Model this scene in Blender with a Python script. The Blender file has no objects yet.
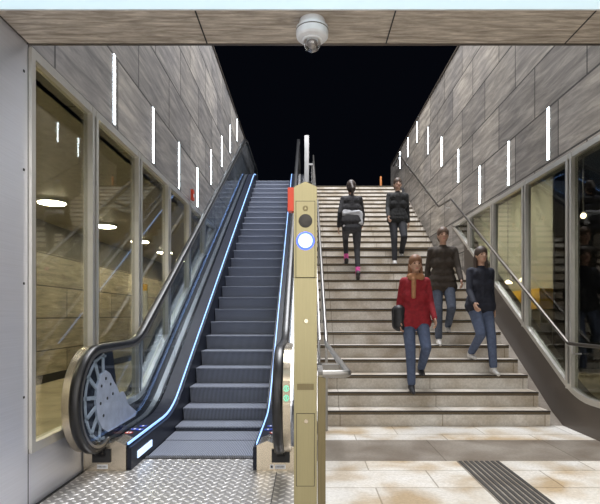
import bpy, bmesh, math, random
from mathutils import Vector, Matrix
random.seed(7)
PI = math.pi
C = bpy.context.scene.collection
scn = bpy.context.scene

# ------------------------------------------------------------------ camera, world, big lights, exposure
CAM_Z = 1.3
cam = bpy.data.cameras.new('camera'); cam.sensor_width = 36; cam.sensor_fit = 'HORIZONTAL'
cam.lens = 502/600*36; cam.shift_x = -0.01; cam.shift_y = 0.105; cam.clip_end = 200
co = bpy.data.objects.new('camera', cam); C.objects.link(co)
co.location = (0, 0, CAM_Z); co.rotation_euler = (PI/2, 0, 0); scn.camera = co
w = bpy.data.worlds.new('night_sky'); scn.world = w; w.use_nodes = True
bg = w.node_tree.nodes['Background']; bg.inputs[0].default_value = (0.10, 0.13, 0.24, 1); bg.inputs[1].default_value = 0.010
scn.view_settings.view_transform = 'Standard'; scn.view_settings.look = 'None'
scn.view_settings.exposure = 0.5; scn.view_settings.gamma = 1.0; scn.view_settings.use_curve_mapping = False
STRIP_E = 12.0; CEIL_E = 7.0; LED_E = 2.2; CORR_E = 60.0
def area(name, loc, rot, sx, sy, power, col):
    l = bpy.data.lights.new(name, 'AREA'); l.shape = 'RECTANGLE'; l.size = sx; l.size_y = sy; l.energy = power; l.color = col
    o = bpy.data.objects.new(name, l); C.objects.link(o); o.location = loc; o.rotation_euler = rot; return o
# daylight-white ceiling field of the hall, then two added fills: hall back and overhead
area('hall_light', (0.6, 0.4, 3.02), (0, 0, 0), 4.6, 3.2, 85, (1.0, 0.97, 0.93))
area('hall_back_fill', (0.6, -3.2, 1.7), (math.radians(98), 0, 0), 5.0, 2.4, 75, (1.0, 0.97, 0.94))  # added fill at the back wall, brightens the beam soffit
area('overhead_fill', (0.7, 9.5, 12.0), (0, 0, 0), 4, 8, 1650, (0.95, 0.96, 1.0))  # added fill high over the stairs, brightens walls and steps, no known lamp

# ------------------------------------------------------------------ materials
def mat(name):
    m = bpy.data.materials.new(name); m.use_nodes = True
    return m, m.node_tree, m.node_tree.nodes['Principled BSDF']
def N(t, kind, **kw):
    n = t.nodes.new(kind)
    for k, v in kw.items():
        if k in ('operation', 'blend_type', 'noise_dimensions', 'offset', 'squash', 'wave_type', 'bands_direction', 'feature', 'data_type'): setattr(n, k, v)
        else: n.inputs[k].default_value = v
    return n
def ramp(t, stops):
    r = t.nodes.new('ShaderNodeValToRGB')
    while len(r.color_ramp.elements) < len(stops): r.color_ramp.elements.new(0.5)
    for e, (p, c) in zip(r.color_ramp.elements, stops): e.position = p; e.color = (*c, 1)
    return r
def coords(t, scale=(1, 1, 1), rot=(0, 0, 0), loc=(0, 0, 0)):
    g = t.nodes.new('ShaderNodeTexCoord'); mp = t.nodes.new('ShaderNodeMapping')
    mp.inputs['Scale'].default_value = scale; mp.inputs['Rotation'].default_value = rot; mp.inputs['Location'].default_value = loc
    t.links.new(g.outputs['Object'], mp.inputs['Vector']); return mp.outputs[0]
def plain(name, col, rough=0.5, metal=0.0, var=0.12, scale=12):
    m, t, b = mat(name)
    b.inputs['Roughness'].default_value = rough; b.inputs['Metallic'].default_value = metal
    n = N(t, 'ShaderNodeTexNoise', Scale=scale, Detail=4); t.links.new(coords(t), n.inputs['Vector'])
    r = ramp(t, [(0.3, tuple(c*(1-var) for c in col)), (0.7, tuple(min(1, c*(1+var)) for c in col))])
    t.links.new(n.outputs['Fac'], r.inputs[0]); t.links.new(r.outputs[0], b.inputs['Base Color']); return m
def emit(name, col, s):
    m, t, b = mat(name); b.inputs['Base Color'].default_value = (*col, 1)
    b.inputs['Emission Color'].default_value = (*col, 1); b.inputs['Emission Strength'].default_value = s; return m
def brushed(name, col, rough=0.3, stretch=(2, 2, 90), var=0.15, metal=0.72):
    m, t, b = mat(name); b.inputs['Metallic'].default_value = metal
    n = N(t, 'ShaderNodeTexNoise', Scale=3.0, Detail=5); t.links.new(coords(t, stretch), n.inputs['Vector'])
    r = ramp(t, [(0.3, tuple(c*(1-var) for c in col)), (0.7, tuple(min(1, c*(1+var)) for c in col))])
    t.links.new(n.outputs['Fac'], r.inputs[0]); t.links.new(r.outputs[0], b.inputs['Base Color'])
    q = N(t, 'ShaderNodeMapRange'); q.inputs['To Min'].default_value = rough*0.75; q.inputs['To Max'].default_value = rough*1.3
    t.links.new(n.outputs['Fac'], q.inputs['Value']); t.links.new(q.outputs[0], b.inputs['Roughness'])
    return m
def wall_stone(name, cA, cB, cC, zoff, yoff, bw=1.24, bh=0.705, tilt=0.5, mort=0.012):
    """stone cladding on a wall standing in the YZ plane: streaked panels with dark open joints"""
    m, t, b = mat(name); L = t.links
    g = t.nodes.new('ShaderNodeTexCoord'); s = t.nodes.new('ShaderNodeSeparateXYZ'); L.new(g.outputs['Object'], s.inputs[0])
    c = t.nodes.new('ShaderNodeCombineXYZ'); ay = N(t, 'ShaderNodeMath', operation='ADD'); ay.inputs[1].default_value = yoff
    az = N(t, 'ShaderNodeMath', operation='ADD'); az.inputs[1].default_value = zoff
    L.new(s.outputs['Y'], ay.inputs[0]); L.new(s.outputs['Z'], az.inputs[0]); L.new(ay.outputs[0], c.inputs[0]); L.new(az.outputs[0], c.inputs[1])
    br = t.nodes.new('ShaderNodeTexBrick'); br.offset = 0.5; br.squash = 1
    for k, v in (('Scale', 1), ('Brick Width', bw), ('Row Height', bh), ('Mortar Size', mort), ('Mortar Smooth', 0.0), ('Bias', 0.0)): br.inputs[k].default_value = v
    br.inputs['Color1'].default_value = (0.70, 0.70, 0.71, 1); br.inputs['Color2'].default_value = (1.15, 1.14, 1.12, 1); br.inputs['Mortar'].default_value = (0.14, 0.13, 0.12, 1)
    L.new(c.outputs[0], br.inputs['Vector'])
    mp = t.nodes.new('ShaderNodeMapping'); mp.inputs['Rotation'].default_value = (0, 0, tilt); mp.inputs['Scale'].default_value = (0.9, 7.0, 1)
    L.new(c.outputs[0], mp.inputs['Vector'])
    n = N(t, 'ShaderNodeTexNoise', Scale=1.6, Detail=9, Roughness=0.68, Distortion=0.5); L.new(mp.outputs[0], n.inputs['Vector'])
    r = ramp(t, [(0.30, cA), (0.5, cB), (0.72, cC)]); L.new(n.outputs['Fac'], r.inputs[0])
    n2 = N(t, 'ShaderNodeTexNoise', Scale=0.7, Detail=3); L.new(c.outputs[0], n2.inputs['Vector'])
    r2 = ramp(t, [(0.35, (0.8, 0.8, 0.82)), (0.65, (1.1, 1.08, 1.04))]); L.new(n2.outputs['Fac'], r2.inputs[0])
    mx = N(t, 'ShaderNodeMixRGB', blend_type='MULTIPLY'); mx.inputs[0].default_value = 1; L.new(r.outputs[0], mx.inputs[1]); L.new(br.outputs[0], mx.inputs[2])
    m2 = N(t, 'ShaderNodeMixRGB', blend_type='MULTIPLY'); m2.inputs[0].default_value = 1; L.new(mx.outputs[0], m2.inputs[1]); L.new(r2.outputs[0], m2.inputs[2])
    L.new(m2.outputs[0], b.inputs['Base Color']); b.inputs['Roughness'].default_value = 0.55
    bp = N(t, 'ShaderNodeBump', Strength=0.25, Distance=0.01); L.new(br.outputs['Fac'], bp.inputs['Height']); bp.invert = True; L.new(bp.outputs[0], b.inputs['Normal'])
    return m
def slab_stone(name, cols, bw, bh, loc=(0, 0, 0), axes='XY', mort=0.006, rough=0.4, nscale=2.2, mcol=(0.55, 0.52, 0.47)):
    m, t, b = mat(name); L = t.links
    g = t.nodes.new('ShaderNodeTexCoord'); s = t.nodes.new('ShaderNodeSeparateXYZ'); L.new(g.outputs['Object'], s.inputs[0])
    c = t.nodes.new('ShaderNodeCombineXYZ'); a1 = N(t, 'ShaderNodeMath', operation='ADD'); a1.inputs[1].default_value = loc[0]
    a2 = N(t, 'ShaderNodeMath', operation='ADD'); a2.inputs[1].default_value = loc[1]
    L.new(s.outputs[axes[0]], a1.inputs[0]); L.new(s.outputs[axes[1]], a2.inputs[0]); L.new(a1.outputs[0], c.inputs[0]); L.new(a2.outputs[0], c.inputs[1])
    br = t.nodes.new('ShaderNodeTexBrick'); br.offset = 0.5
    for k, v in (('Scale', 1), ('Brick Width', bw), ('Row Height', bh), ('Mortar Size', mort), ('Mortar Smooth', 0.0), ('Bias', 0.0)): br.inputs[k].default_value = v
    br.inputs['Color1'].default_value = (0.88, 0.88, 0.88, 1); br.inputs['Color2'].default_value = (1.08, 1.08, 1.08, 1); br.inputs['Mortar'].default_value = (*mcol, 1)
    L.new(c.outputs[0], br.inputs['Vector'])
    n = N(t, 'ShaderNodeTexNoise', Scale=nscale, Detail=3, Roughness=0.45, Distortion=0.3); L.new(g.outputs['Object'], n.inputs['Vector'])
    r = ramp(t, [(0.34, cols[0]), (0.52, cols[1]), (0.66, cols[2])]); L.new(n.outputs['Fac'], r.inputs[0])
    n2 = N(t, 'ShaderNodeTexNoise', Scale=38, Detail=5, Roughness=0.7); L.new(g.outputs['Object'], n2.inputs['Vector'])
    r2 = ramp(t, [(0.3, (0.78, 0.77, 0.75)), (0.7, (1.1, 1.1, 1.1))]); L.new(n2.outputs['Fac'], r2.inputs[0])
    mx = N(t, 'ShaderNodeMixRGB', blend_type='MULTIPLY'); mx.inputs[0].default_value = 1; L.new(r.outputs[0], mx.inputs[1]); L.new(br.outputs[0], mx.inputs[2])
    m2 = N(t, 'ShaderNodeMixRGB', blend_type='MULTIPLY'); m2.inputs[0].default_value = 1; L.new(mx.outputs[0], m2.inputs[1]); L.new(r2.outputs[0], m2.inputs[2])
    L.new(m2.outputs[0], b.inputs['Base Color']); b.inputs['Roughness'].default_value = rough
    return m
def glass_mat(name, tint, refl, rough=0.02):
    m = bpy.data.materials.new(name); m.use_nodes = True; t = m.node_tree; t.nodes.clear(); L = t.links
    o = t.nodes.new('ShaderNodeOutputMaterial'); tr = t.nodes.new('ShaderNodeBsdfTransparent'); tr.inputs[0].default_value = (*tint, 1)
    gl = t.nodes.new('ShaderNodeBsdfGlossy'); gl.inputs['Roughness'].default_value = rough
    fr = t.nodes.new('ShaderNodeFresnel')
    ge = t.nodes.new('ShaderNodeNewGeometry'); ir = N(t, 'ShaderNodeMapRange'); ir.inputs['To Min'].default_value = 1.5; ir.inputs['To Max'].default_value = 1/1.5
    L.new(ge.outputs['Backfacing'], ir.inputs['Value']); L.new(ir.outputs[0], fr.inputs[0])
    ml = N(t, 'ShaderNodeMath', operation='MULTIPLY'); ml.use_clamp = True; ml.inputs[1].default_value = refl; L.new(fr.outputs[0], ml.inputs[0])
    mx = t.nodes.new('ShaderNodeMixShader'); L.new(ml.outputs[0], mx.inputs[0]); L.new(tr.outputs[0], mx.inputs[1]); L.new(gl.outputs[0], mx.inputs[2])
    L.new(mx.outputs[0], o.inputs[0]); return m
def checker_plate(name):
    m, t, b = mat(name); L = t.links
    g = t.nodes.new('ShaderNodeTexCoord'); s = t.nodes.new('ShaderNodeSeparateXYZ')
    mp = t.nodes.new('ShaderNodeMapping'); mp.inputs['Rotation'].default_value = (0, 0, PI/4); k = 1/0.062; mp.inputs['Scale'].default_value = (k, k, k)
    L.new(g.outputs['Object'], mp.inputs['Vector']); L.new(mp.outputs[0], s.inputs[0])
    def M(op, a, bb=None, v=None):
        n = N(t, 'ShaderNodeMath', operation=op); L.new(a, n.inputs[0])
        if bb is not None: L.new(bb, n.inputs[1])
        if v is not None: n.inputs[1].default_value = v
        return n.outputs[0]
    fx = M('SUBTRACT', M('FRACT', s.outputs['X']), v=0.5); fy = M('SUBTRACT', M('FRACT', s.outputs['Y']), v=0.5)
    chk = M('MODULO', M('ABSOLUTE', M('ADD', M('FLOOR', s.outputs['X']), M('FLOOR', s.outputs['Y']))), v=2.0)
    def lens(a, c):
        return M('SUBTRACT', M('MULTIPLY', M('ADD', M('POWER', M('DIVIDE', M('ABSOLUTE', a), v=0.5), v=2), M('POWER', M('DIVIDE', M('ABSOLUTE', c), v=0.2), v=2)), v=-1.0), v=-1.0)
    l1 = lens(fx, fy); l2 = lens(fy, fx)
    mx = N(t, 'ShaderNodeMix'); mx.data_type = 'FLOAT'; L.new(chk, mx.inputs[0]); L.new(l1, mx.inputs[2]); L.new(l2, mx.inputs[3])
    mr = N(t, 'ShaderNodeMapRange'); mr.inputs['From Min'].default_value = 0; mr.inputs['From Max'].default_value = 0.5; L.new(mx.outputs[0], mr.inputs['Value'])
    bp = N(t, 'ShaderNodeBump', Strength=0.7, Distance=0.004); L.new(mr.outputs[0], bp.inputs['Height']); L.new(bp.outputs[0], b.inputs['Normal'])
    r = ramp(t, [(0, (0.40, 0.385, 0.37)), (1, (0.82, 0.80, 0.77))]); L.new(mr.outputs[0], r.inputs[0]); L.new(r.outputs[0], b.inputs['Base Color'])
    b.inputs['Metallic'].default_value = 0.55; b.inputs['Roughness'].default_value = 0.34; return m
def cleats(name, col, rough, metal):
    """fine fore-and-aft ribs of escalator treads and risers"""
    m, t, b = mat(name); L = t.links
    g = t.nodes.new('ShaderNodeTexCoord'); s = t.nodes.new('ShaderNodeSeparateXYZ'); L.new(g.outputs['Object'], s.inputs[0])
    n = N(t, 'ShaderNodeMath', operation='MULTIPLY'); n.inputs[1].default_value = 2*PI/0.0165; L.new(s.outputs['X'], n.inputs[0])
    sn = N(t, 'ShaderNodeMath', operation='SINE'); L.new(n.outputs[0], sn.inputs[0])
    mr = N(t, 'ShaderNodeMapRange'); mr.inputs['From Min'].default_value = -0.4; mr.inputs['From Max'].default_value = 0.4; L.new(sn.outputs[0], mr.inputs['Value'])
    r = ramp(t, [(0, tuple(c*0.35 for c in col)), (1, col)]); L.new(mr.outputs[0], r.inputs[0]); L.new(r.outputs[0], b.inputs['Base Color'])
    bp = N(t, 'ShaderNodeBump', Strength=0.6, Distance=0.005); L.new(mr.outputs[0], bp.inputs['Height']); L.new(bp.outputs[0], b.inputs['Normal'])
    b.inputs['Roughness'].default_value = rough; b.inputs['Metallic'].default_value = metal; return m

MT = {}
MT['wall_l'] = wall_stone('grey_wall_stone', (0.13, 0.125, 0.12), (0.27, 0.255, 0.24), (0.48, 0.445, 0.40), -3.82+0.705*8, 0.0, tilt=0.75)
MT['wall_r'] = wall_stone('brown_grey_wall_stone', (0.13, 0.118, 0.105), (0.27, 0.247, 0.22), (0.48, 0.44, 0.385), -3.90+0.69*8, 0.15, bh=0.69, tilt=-0.6)
def streak_stone(name, cols):
    m, t, b = mat(name); L = t.links
    n = N(t, 'ShaderNodeTexNoise', Scale=3.0, Detail=9, Roughness=0.7, Distortion=0.4); L.new(coords(t, (1.2, 9, 9)), n.inputs['Vector'])
    r = ramp(t, [(0.32, cols[0]), (0.5, cols[1]), (0.68, cols[2])]); L.new(n.outputs['Fac'], r.inputs[0]); L.new(r.outputs[0], b.inputs['Base Color'])
    b.inputs['Roughness'].default_value = 0.6; return m
MT['beam'] = streak_stone('beam_stone', [(0.20, 0.165, 0.13), (0.44, 0.38, 0.315), (0.74, 0.66, 0.57)])
MT['floor'] = slab_stone('beige_floor_stone', [(0.46, 0.35, 0.22), (0.66, 0.62, 0.55), (0.74, 0.72, 0.68)], 0.95, 0.42, (0.9, 0.0), rough=0.35)
MT['band'] = slab_stone('dark_floor_stone', [(0.15, 0.12, 0.09), (0.22, 0.19, 0.155), (0.28, 0.25, 0.21)], 1.2, 2.0, (0.55, 0.3), rough=0.4)
MT['step'] = slab_stone('pale_step_stone', [(0.50, 0.43, 0.34), (0.66, 0.61, 0.54), (0.76, 0.72, 0.66)], 1.2, 40, (0.2, 3), axes='XY', rough=0.4, nscale=3)
MT['plate'] = checker_plate('checker_plate')
MT['steel'] = brushed('brushed_steel', (0.50, 0.49, 0.48), 0.32, (60, 3, 3))
MT['panel_steel'] = brushed('satin_wall_steel', (0.68, 0.69, 0.75), 0.36, (2, 0.6, 45), 0.04, 0.6)
MT['bronze'] = brushed('champagne_steel', (0.31, 0.275, 0.155), 0.38, (60, 60, 2), 0.05)
MT['bronze2'] = brushed('aged_champagne_steel', (0.17, 0.14, 0.075), 0.42, (60, 60, 2), 0.08)
MT['frame'] = brushed('window_frame_steel', (0.66, 0.64, 0.59), 0.33, (3, 60, 3), 0.04)
MT['newel'] = brushed('newel_steel', (0.56, 0.49, 0.38), 0.24, (1, 1, 1), 0.03, 0.9)
MT['clad'] = plain('brown_grey_cladding', (0.095, 0.078, 0.064), 0.42, 0.35, 0.08, 1.5)
MT['dsteel'] = brushed('dark_steel', (0.085, 0.075, 0.065), 0.3)
MT['rsteel'] = brushed('rail_steel', (0.25, 0.24, 0.225), 0.36, (8, 8, 8), 0.04, 0.85)
MT['dark'] = plain('black_recess', (0.012, 0.012, 0.013), 0.6)
MT['rubber'] = plain('black_rubber', (0.010, 0.010, 0.011), 0.36)
MT['deck'] = plain('dark_blue_grey_deck', (0.016, 0.019, 0.030), 0.40, 0.0)
MT['tread'] = cleats('escalator_tread', (0.31, 0.34, 0.42), 0.5, 0.2)
MT['comb'] = cleats('comb_teeth', (0.16, 0.16, 0.17), 0.5, 0.6)
MT['nose'] = plain('dark_bronze_nosing', (0.030, 0.024, 0.018), 0.5, 0.3)
MT['brass_line'] = plain('brass_nosing_line', (0.16, 0.12, 0.07), 0.5, 0.4)
MT['strip'] = emit('strip_glow', (0.80, 0.92, 1.0), STRIP_E)
MT['ceil_glow'] = emit('ceiling_glow', (0.70, 0.90, 1.0), 0.42)
MT['led'] = emit('blue_led', (0.30, 0.50, 1.0), LED_E)
MT['led_w'] = emit('white_blue_led', (0.28, 0.50, 1.0), 0.95)
MT['comb_l'] = emit('comb_light_glow', (0.55, 0.72, 1.0), 0.8)
MT['button'] = emit('button_glow', (0.62, 0.76, 1.0), 0.95)
MT['button_ring'] = emit('button_ring_glow', (0.05, 0.10, 1.0), 1.5)
MT['green'] = emit('green_sign_glow', (0.12, 0.62, 0.42), 0.7)
MT['warm'] = emit('warm_lamp_glow', (1.0, 0.92, 0.74), CORR_E)
MT['lamp'] = emit('kiosk_lamp_glow', (1.0, 0.85, 0.6), 4.0)
MT['glass'] = glass_mat('window_glass', (0.84, 0.84, 0.76), 0.8)
MT['rglass'] = glass_mat('stair_window_glass', (0.78, 0.79, 0.72), 0.8)
MT['bglass'] = glass_mat('balustrade_glass', (0.82, 0.86, 0.90), 0.5)
MT['white'] = plain('white_plastic', (0.72, 0.73, 0.75), 0.35)
MT['label_w'] = plain('white_label', (0.75, 0.76, 0.78), 0.5)
MT['ceil'] = plain('white_ceiling', (0.78, 0.80, 0.82), 0.6)
MT['red'] = plain('signal_red', (0.55, 0.045, 0.012), 0.5, 0, 0.05)
MT['blue'] = plain('mandatory_blue', (0.02, 0.06, 0.42), 0.45)
MT['yellow'] = plain('sunny_yellow', (0.85, 0.50, 0.03), 0.5)
MT['grille'] = plain('dark_grille', (0.06, 0.055, 0.05), 0.6, 0.5)
MT['corr_wall'] = wall_stone('warm_corridor_panels', (0.22, 0.19, 0.145), (0.40, 0.36, 0.28), (0.62, 0.56, 0.46), 0, 0.3, bw=2.4, bh=0.62, tilt=0.02)
MT['corr_ceil'] = plain('olive_corridor_ceiling', (0.34, 0.31, 0.24), 0.5)
MT['corr_band'] = plain('grey_corridor_band', (0.10, 0.09, 0.075), 0.6)
MT['corr_floor'] = slab_stone('corridor_floor', [(0.34, 0.29, 0.20), (0.46, 0.40, 0.28), (0.52, 0.46, 0.34)], 0.9, 0.9)
MT['room_wall'] = plain('pale_room_wall', (0.36, 0.36, 0.32), 0.7, 0, 0.05, 2)
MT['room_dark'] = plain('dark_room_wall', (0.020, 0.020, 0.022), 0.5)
MT['street'] = plain('dark_asphalt', (0.04, 0.04, 0.045), 0.8)
MT['smoke'] = glass_mat('smoked_dome', (0.75, 0.72, 0.70), 4.0, 0.1)
MT['chip'] = plain('pale_cover_plate', (0.60, 0.62, 0.70), 0.45, 0.1)
MT['grey_lens'] = plain('grey_lens', (0.22, 0.20, 0.19), 0.4)
MT['orange'] = plain('rusty_orange', (0.45, 0.16, 0.04), 0.6)

MT['deck'].node_tree.nodes['Principled BSDF'].inputs['Specular IOR Level'].default_value = 0.15
MT['side'] = plain('dark_side_panel', (0.035, 0.038, 0.046), 0.22, 0.3)
# ------------------------------------------------------------------ mesh helpers
class MB:
    def __init__(s): s.v = []; s.f = []; s.m = []; s.mi = 0
    def add(s, vs, fs):
        k = len(s.v); s.v += [tuple(v) for v in vs]; s.f += [tuple(i+k for i in f) for f in fs]; s.m += [s.mi]*len(fs)
    def box(s, x0, x1, y0, y1, z0, z1):
        s.add([(x0,y0,z0),(x1,y0,z0),(x1,y1,z0),(x0,y1,z0),(x0,y0,z1),(x1,y0,z1),(x1,y1,z1),(x0,y1,z1)],
              [(0,3,2,1),(4,5,6,7),(0,1,5,4),(1,2,6,5),(2,3,7,6),(3,0,4,7)])
    def prism(s, pts, x0, x1):                       # polygon in YZ extruded along X
        n = len(pts); s.add([(x0, y, z) for y, z in pts]+[(x1, y, z) for y, z in pts],
              [tuple(range(n))[::-1], tuple(range(n, 2*n))]+[(i, (i+1) % n, n+(i+1) % n, n+i) for i in range(n)])
    def prism_y(s, pts, y0, y1):                     # polygon in XZ extruded along Y
        n = len(pts); s.add([(x, y0, z) for x, z in pts]+[(x, y1, z) for x, z in pts],
              [tuple(range(n)), tuple(range(n, 2*n))[::-1]]+[(i, n+i, n+(i+1) % n, (i+1) % n) for i in range(n)])
    def strip(s, ys, lo, hi, x0, x1):                # solid between two z(Y) functions
        n = len(ys); vs = []
        for y in ys: vs += [(x0,y,lo(y)),(x1,y,lo(y)),(x1,y,hi(y)),(x0,y,hi(y))]
        fs = [(0,1,2,3), (4*n-1,4*n-2,4*n-3,4*n-4)]
        for i in range(n-1):
            a = 4*i; b = a+4
            for k in range(4): fs.append((a+k, b+k, b+(k+1)%4, a+(k+1)%4))
        s.add(vs, fs)
    def sweep(s, path, x, w, th):                    # rectangular band along a YZ path, w along X, th along the normal
        n = len(path); vs = []
        for i, (y, z) in enumerate(path):
            a = path[max(0, i-1)]; b = path[min(n-1, i+1)]; dy, dz = b[0]-a[0], b[1]-a[1]; l = math.hypot(dy, dz) or 1
            ny, nz = -dz/l*th/2, dy/l*th/2
            vs += [(x-w/2, y-ny, z-nz),(x+w/2, y-ny, z-nz),(x+w/2, y+ny, z+nz),(x-w/2, y+ny, z+nz)]
        fs = [(0,1,2,3), (4*n-1,4*n-2,4*n-3,4*n-4)]
        for i in range(n-1):
            a = 4*i; b = a+4
            for k in range(4): fs.append((a+k, b+k, b+(k+1)%4, a+(k+1)%4))
        s.add(vs, fs)
    def ring_sweep(s, path, x, prof):                # closed profile [(dx, dn)] along a YZ path
        n = len(path); m = len(prof); vs = []
        for i, (y, z) in enumerate(path):
            a = path[max(0, i-1)]; b = path[min(n-1, i+1)]; dy, dz = b[0]-a[0], b[1]-a[1]; l = math.hypot(dy, dz) or 1
            for dx, dn in prof: vs.append((x+dx, y-dz/l*dn, z+dy/l*dn))
        fs = [tuple(range(m)), tuple(range((n-1)*m, n*m))[::-1]]
        for i in range(n-1):
            for k in range(m): fs.append((i*m+k, (i+1)*m+k, (i+1)*m+(k+1)%m, i*m+(k+1)%m))
        s.add(vs, fs)
    def tube(s, pts, r, seg=12):
        pts = [Vector(p) for p in pts]; n = len(pts); vs = []; up = None
        for i, p in enumerate(pts):
            d = (pts[min(n-1, i+1)]-pts[max(0, i-1)]).normalized()
            if up is None: up = Vector((0,0,1)) if abs(d.z) < 0.9 else Vector((1,0,0))
            u = (up-d*up.dot(d)).normalized(); v = d.cross(u); up = u
            for k in range(seg):
                a = 2*PI*k/seg; vs.append(p+(u*math.cos(a)+v*math.sin(a))*r)
        fs = [tuple(range(seg))[::-1], tuple(range((n-1)*seg, n*seg))]
        for i in range(n-1):
            for k in range(seg): fs.append((i*seg+k, i*seg+(k+1)%seg, (i+1)*seg+(k+1)%seg, (i+1)*seg+k))
        s.add(vs, fs)
    def lathe(s, prof, origin=(0,0,0), axis='Z', seg=32):   # prof [(r, h)] along axis
        o = Vector(origin); n = len(prof); vs = []
        for r, h in prof:
            for k in range(seg):
                a = 2*PI*k/seg; c, q = r*math.cos(a), r*math.sin(a)
                vs.append(o+Vector({'Z': (c, q, h), 'Y': (c, h, q), 'X': (h, c, q)}[axis]))
        fs = [tuple(range(seg)), tuple(range((n-1)*seg, n*seg))]
        for i in range(n-1):
            for k in range(seg): fs.append((i*seg+k, i*seg+(k+1)%seg, (i+1)*seg+(k+1)%seg, (i+1)*seg+k))
        s.add(vs, fs)
    def build(s, name, ms, parent=None, smooth=False, bevel=0, angle=35):
        me = bpy.data.meshes.new(name); me.from_pydata(s.v, [], s.f)
        for m in (ms if isinstance(ms, (list, tuple)) else [ms]): me.materials.append(m)
        for p, i in zip(me.polygons, s.m): p.material_index = i
        bm = bmesh.new(); bm.from_mesh(me); bmesh.ops.recalc_face_normals(bm, faces=bm.faces)
        if bevel:
            es = [e for e in bm.edges if len(e.link_faces) == 2 and e.calc_face_angle(0) > math.radians(40)]
            bmesh.ops.bevel(bm, geom=es, offset=bevel, segments=2, affect='EDGES', clamp_overlap=True)
        if smooth:
            for f in bm.faces: f.smooth = True
            for e in bm.edges:
                if len(e.link_faces) == 2 and e.calc_face_angle(0) > math.radians(angle): e.smooth = False
        bm.to_mesh(me); bm.free()
        o = bpy.data.objects.new(name, me); C.objects.link(o)
        if parent: o.parent = parent
        return o
def empty(name, label, cat, loc=(0, 0, 0), group=None):
    o = bpy.data.objects.new(name, None); C.objects.link(o); o.empty_display_size = 0.1
    # parts are written in world coordinates; the empty sits at the thing's base
    o.location = loc; o['label'] = label; o['category'] = cat
    if group: o['group'] = group
    return o
def adopt(root):
    """shift children meshes so that the empty stands at the base while shapes stay where they are"""
    for ch in root.children: ch.location = -root.location
def tag(o, label, cat, group=None):
    o['label'] = label; o['category'] = cat
    if group: o['group'] = group
    return o
def struct(o): o['kind'] = 'structure'; return o
def fillet(corners, rads, seg=10):
    out = [corners[0]]
    for i in range(1, len(corners)-1):
        p0, p, p1 = Vector(corners[i-1]), Vector(corners[i]), Vector(corners[i+1])
        a, b = (p0-p).normalized(), (p1-p).normalized(); r = rads[i-1]
        th = a.angle(b); d = min(r/math.tan(th/2), (p0-p).length*0.49, (p1-p).length*0.49); r = d*math.tan(th/2)
        cen = p+(a+b).normalized()*(r/math.sin(th/2)); s, e = p+a*d-cen, p+b*d-cen
        for k in range(seg+1):
            q = s.lerp(e, k/seg).normalized()*r+cen; out.append((q.x, q.y))
    out.append(corners[-1]); return out
def fn(path):
    def f(y):
        if y <= path[0][0]: return path[0][1]
        for a, b in zip(path, path[1:]):
            if a[0] <= y <= b[0]: return a[1]+(b[1]-a[1])*(y-a[0])/max(1e-9, b[0]-a[0])
        return path[-1][1]
    return f
def rng(a, b, st):
    n = max(1, int(round((b-a)/st))); return [a+(b-a)*i/n for i in range(n+1)]

XL, XR = -1.86, 3.04; TOP = 6.64; STREET = 5.235; T30 = 0.577; SL = 0.5817
# ------------------------------------------------------------------ structure
m = MB(); m.box(0.0, XR, 4.47-8, 4.47, -0.1, 0.0); m.box(0.0, XR, 5.22, 5.95, -0.1, 0.0)
struct(m.build('floor', MT['floor']))
m = MB(); m.box(0.0, XR+0.0, 4.47, 5.22, -0.1, 0.0005); struct(m.build('floor_band', MT['band']))
m = MB(); m.box(XL, 0.0, -3.5, 4.53, -0.1, 0.0); m.mi = 1
for y in (3.2, 2.0): m.box(-1.55, -0.25, y-0.003, y+0.003, 0.0, 0.0008)
m.box(-0.245, -0.240, 0, 4.15, 0.0, 0.0008); m.box(XL, -1.835, 0, 4.2, 0, 0.002)
struct(m.build('floor_plate', [MT['plate'], MT['dark']]))
# soffit beam
m = MB(); m.box(-3.5, 5.2, 2.98, 3.345, 3.11, 4.3); m.mi = 1
for k in range(-2, 5): m.box(-0.659+1.192*k-0.004, -0.659+1.192*k+0.004, 2.975, 3.35, 3.107, 3.2)
m.mi = 2; m.box(-3.5, 5.2, 3.345, 3.365, 3.105, 4.3)
struct(m.build('trim_1', [MT['beam'], MT['dark'], MT['clad']]))
m = MB(); m.box(-2.6, 5.2, -3.5, 2.98, 3.12, 3.3); struct(m.build('ceiling', MT['ceil']))
# left wall
sillL = fn(fillet([(1.0, 0.40), (5.65, 0.40), (10.9, 0.40+5.25*T30)], [0.8]))
apexL = 5.65+(3.10-0.40)/T30
m = MB(); m.prism([(3.365, 3.10), (apexL, 3.10), (18, 3.10), (18, TOP), (3.365, TOP)], XL-0.25, XL)
m.prism([(apexL, 3.10), (apexL-0.9, 3.10-0.9*T30-0.02), (apexL-0.9, -0.1), (18, -0.1), (18, 3.10)], XL-0.25, XL)
m.box(XL-0.25, XL-0.02, 3.365, 3.4, -0.1, 0.3)
struct(m.build('wall_left', MT['wall_l']))
m = MB(); m.strip(rng(3.37, 4.7, 0.15), lambda y: -0.1, lambda y: sillL(y)-0.03, XL-0.2, XL-0.004); m.mi = 2
m.strip(rng(4.7, apexL-0.9, 0.15), lambda y: -0.1, lambda y: sillL(y)-0.03, XL-0.2, XL-0.004); m.mi = 0
m.box(XL-0.2, XL, -3.5, 3.37, -0.1, 3.11); m.mi = 1
m.box(XL-0.001, XL+0.001, 3.356, 3.364, 0, 3.11)
for z in (0.75, 1.5, 2.25, 2.9): m.box(XL, XL+0.004, 3.30, 3.315, z, z+0.015)
struct(m.build('wall_left_panel', [MT['panel_steel'], MT['dark'], MT['side']]))
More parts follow.
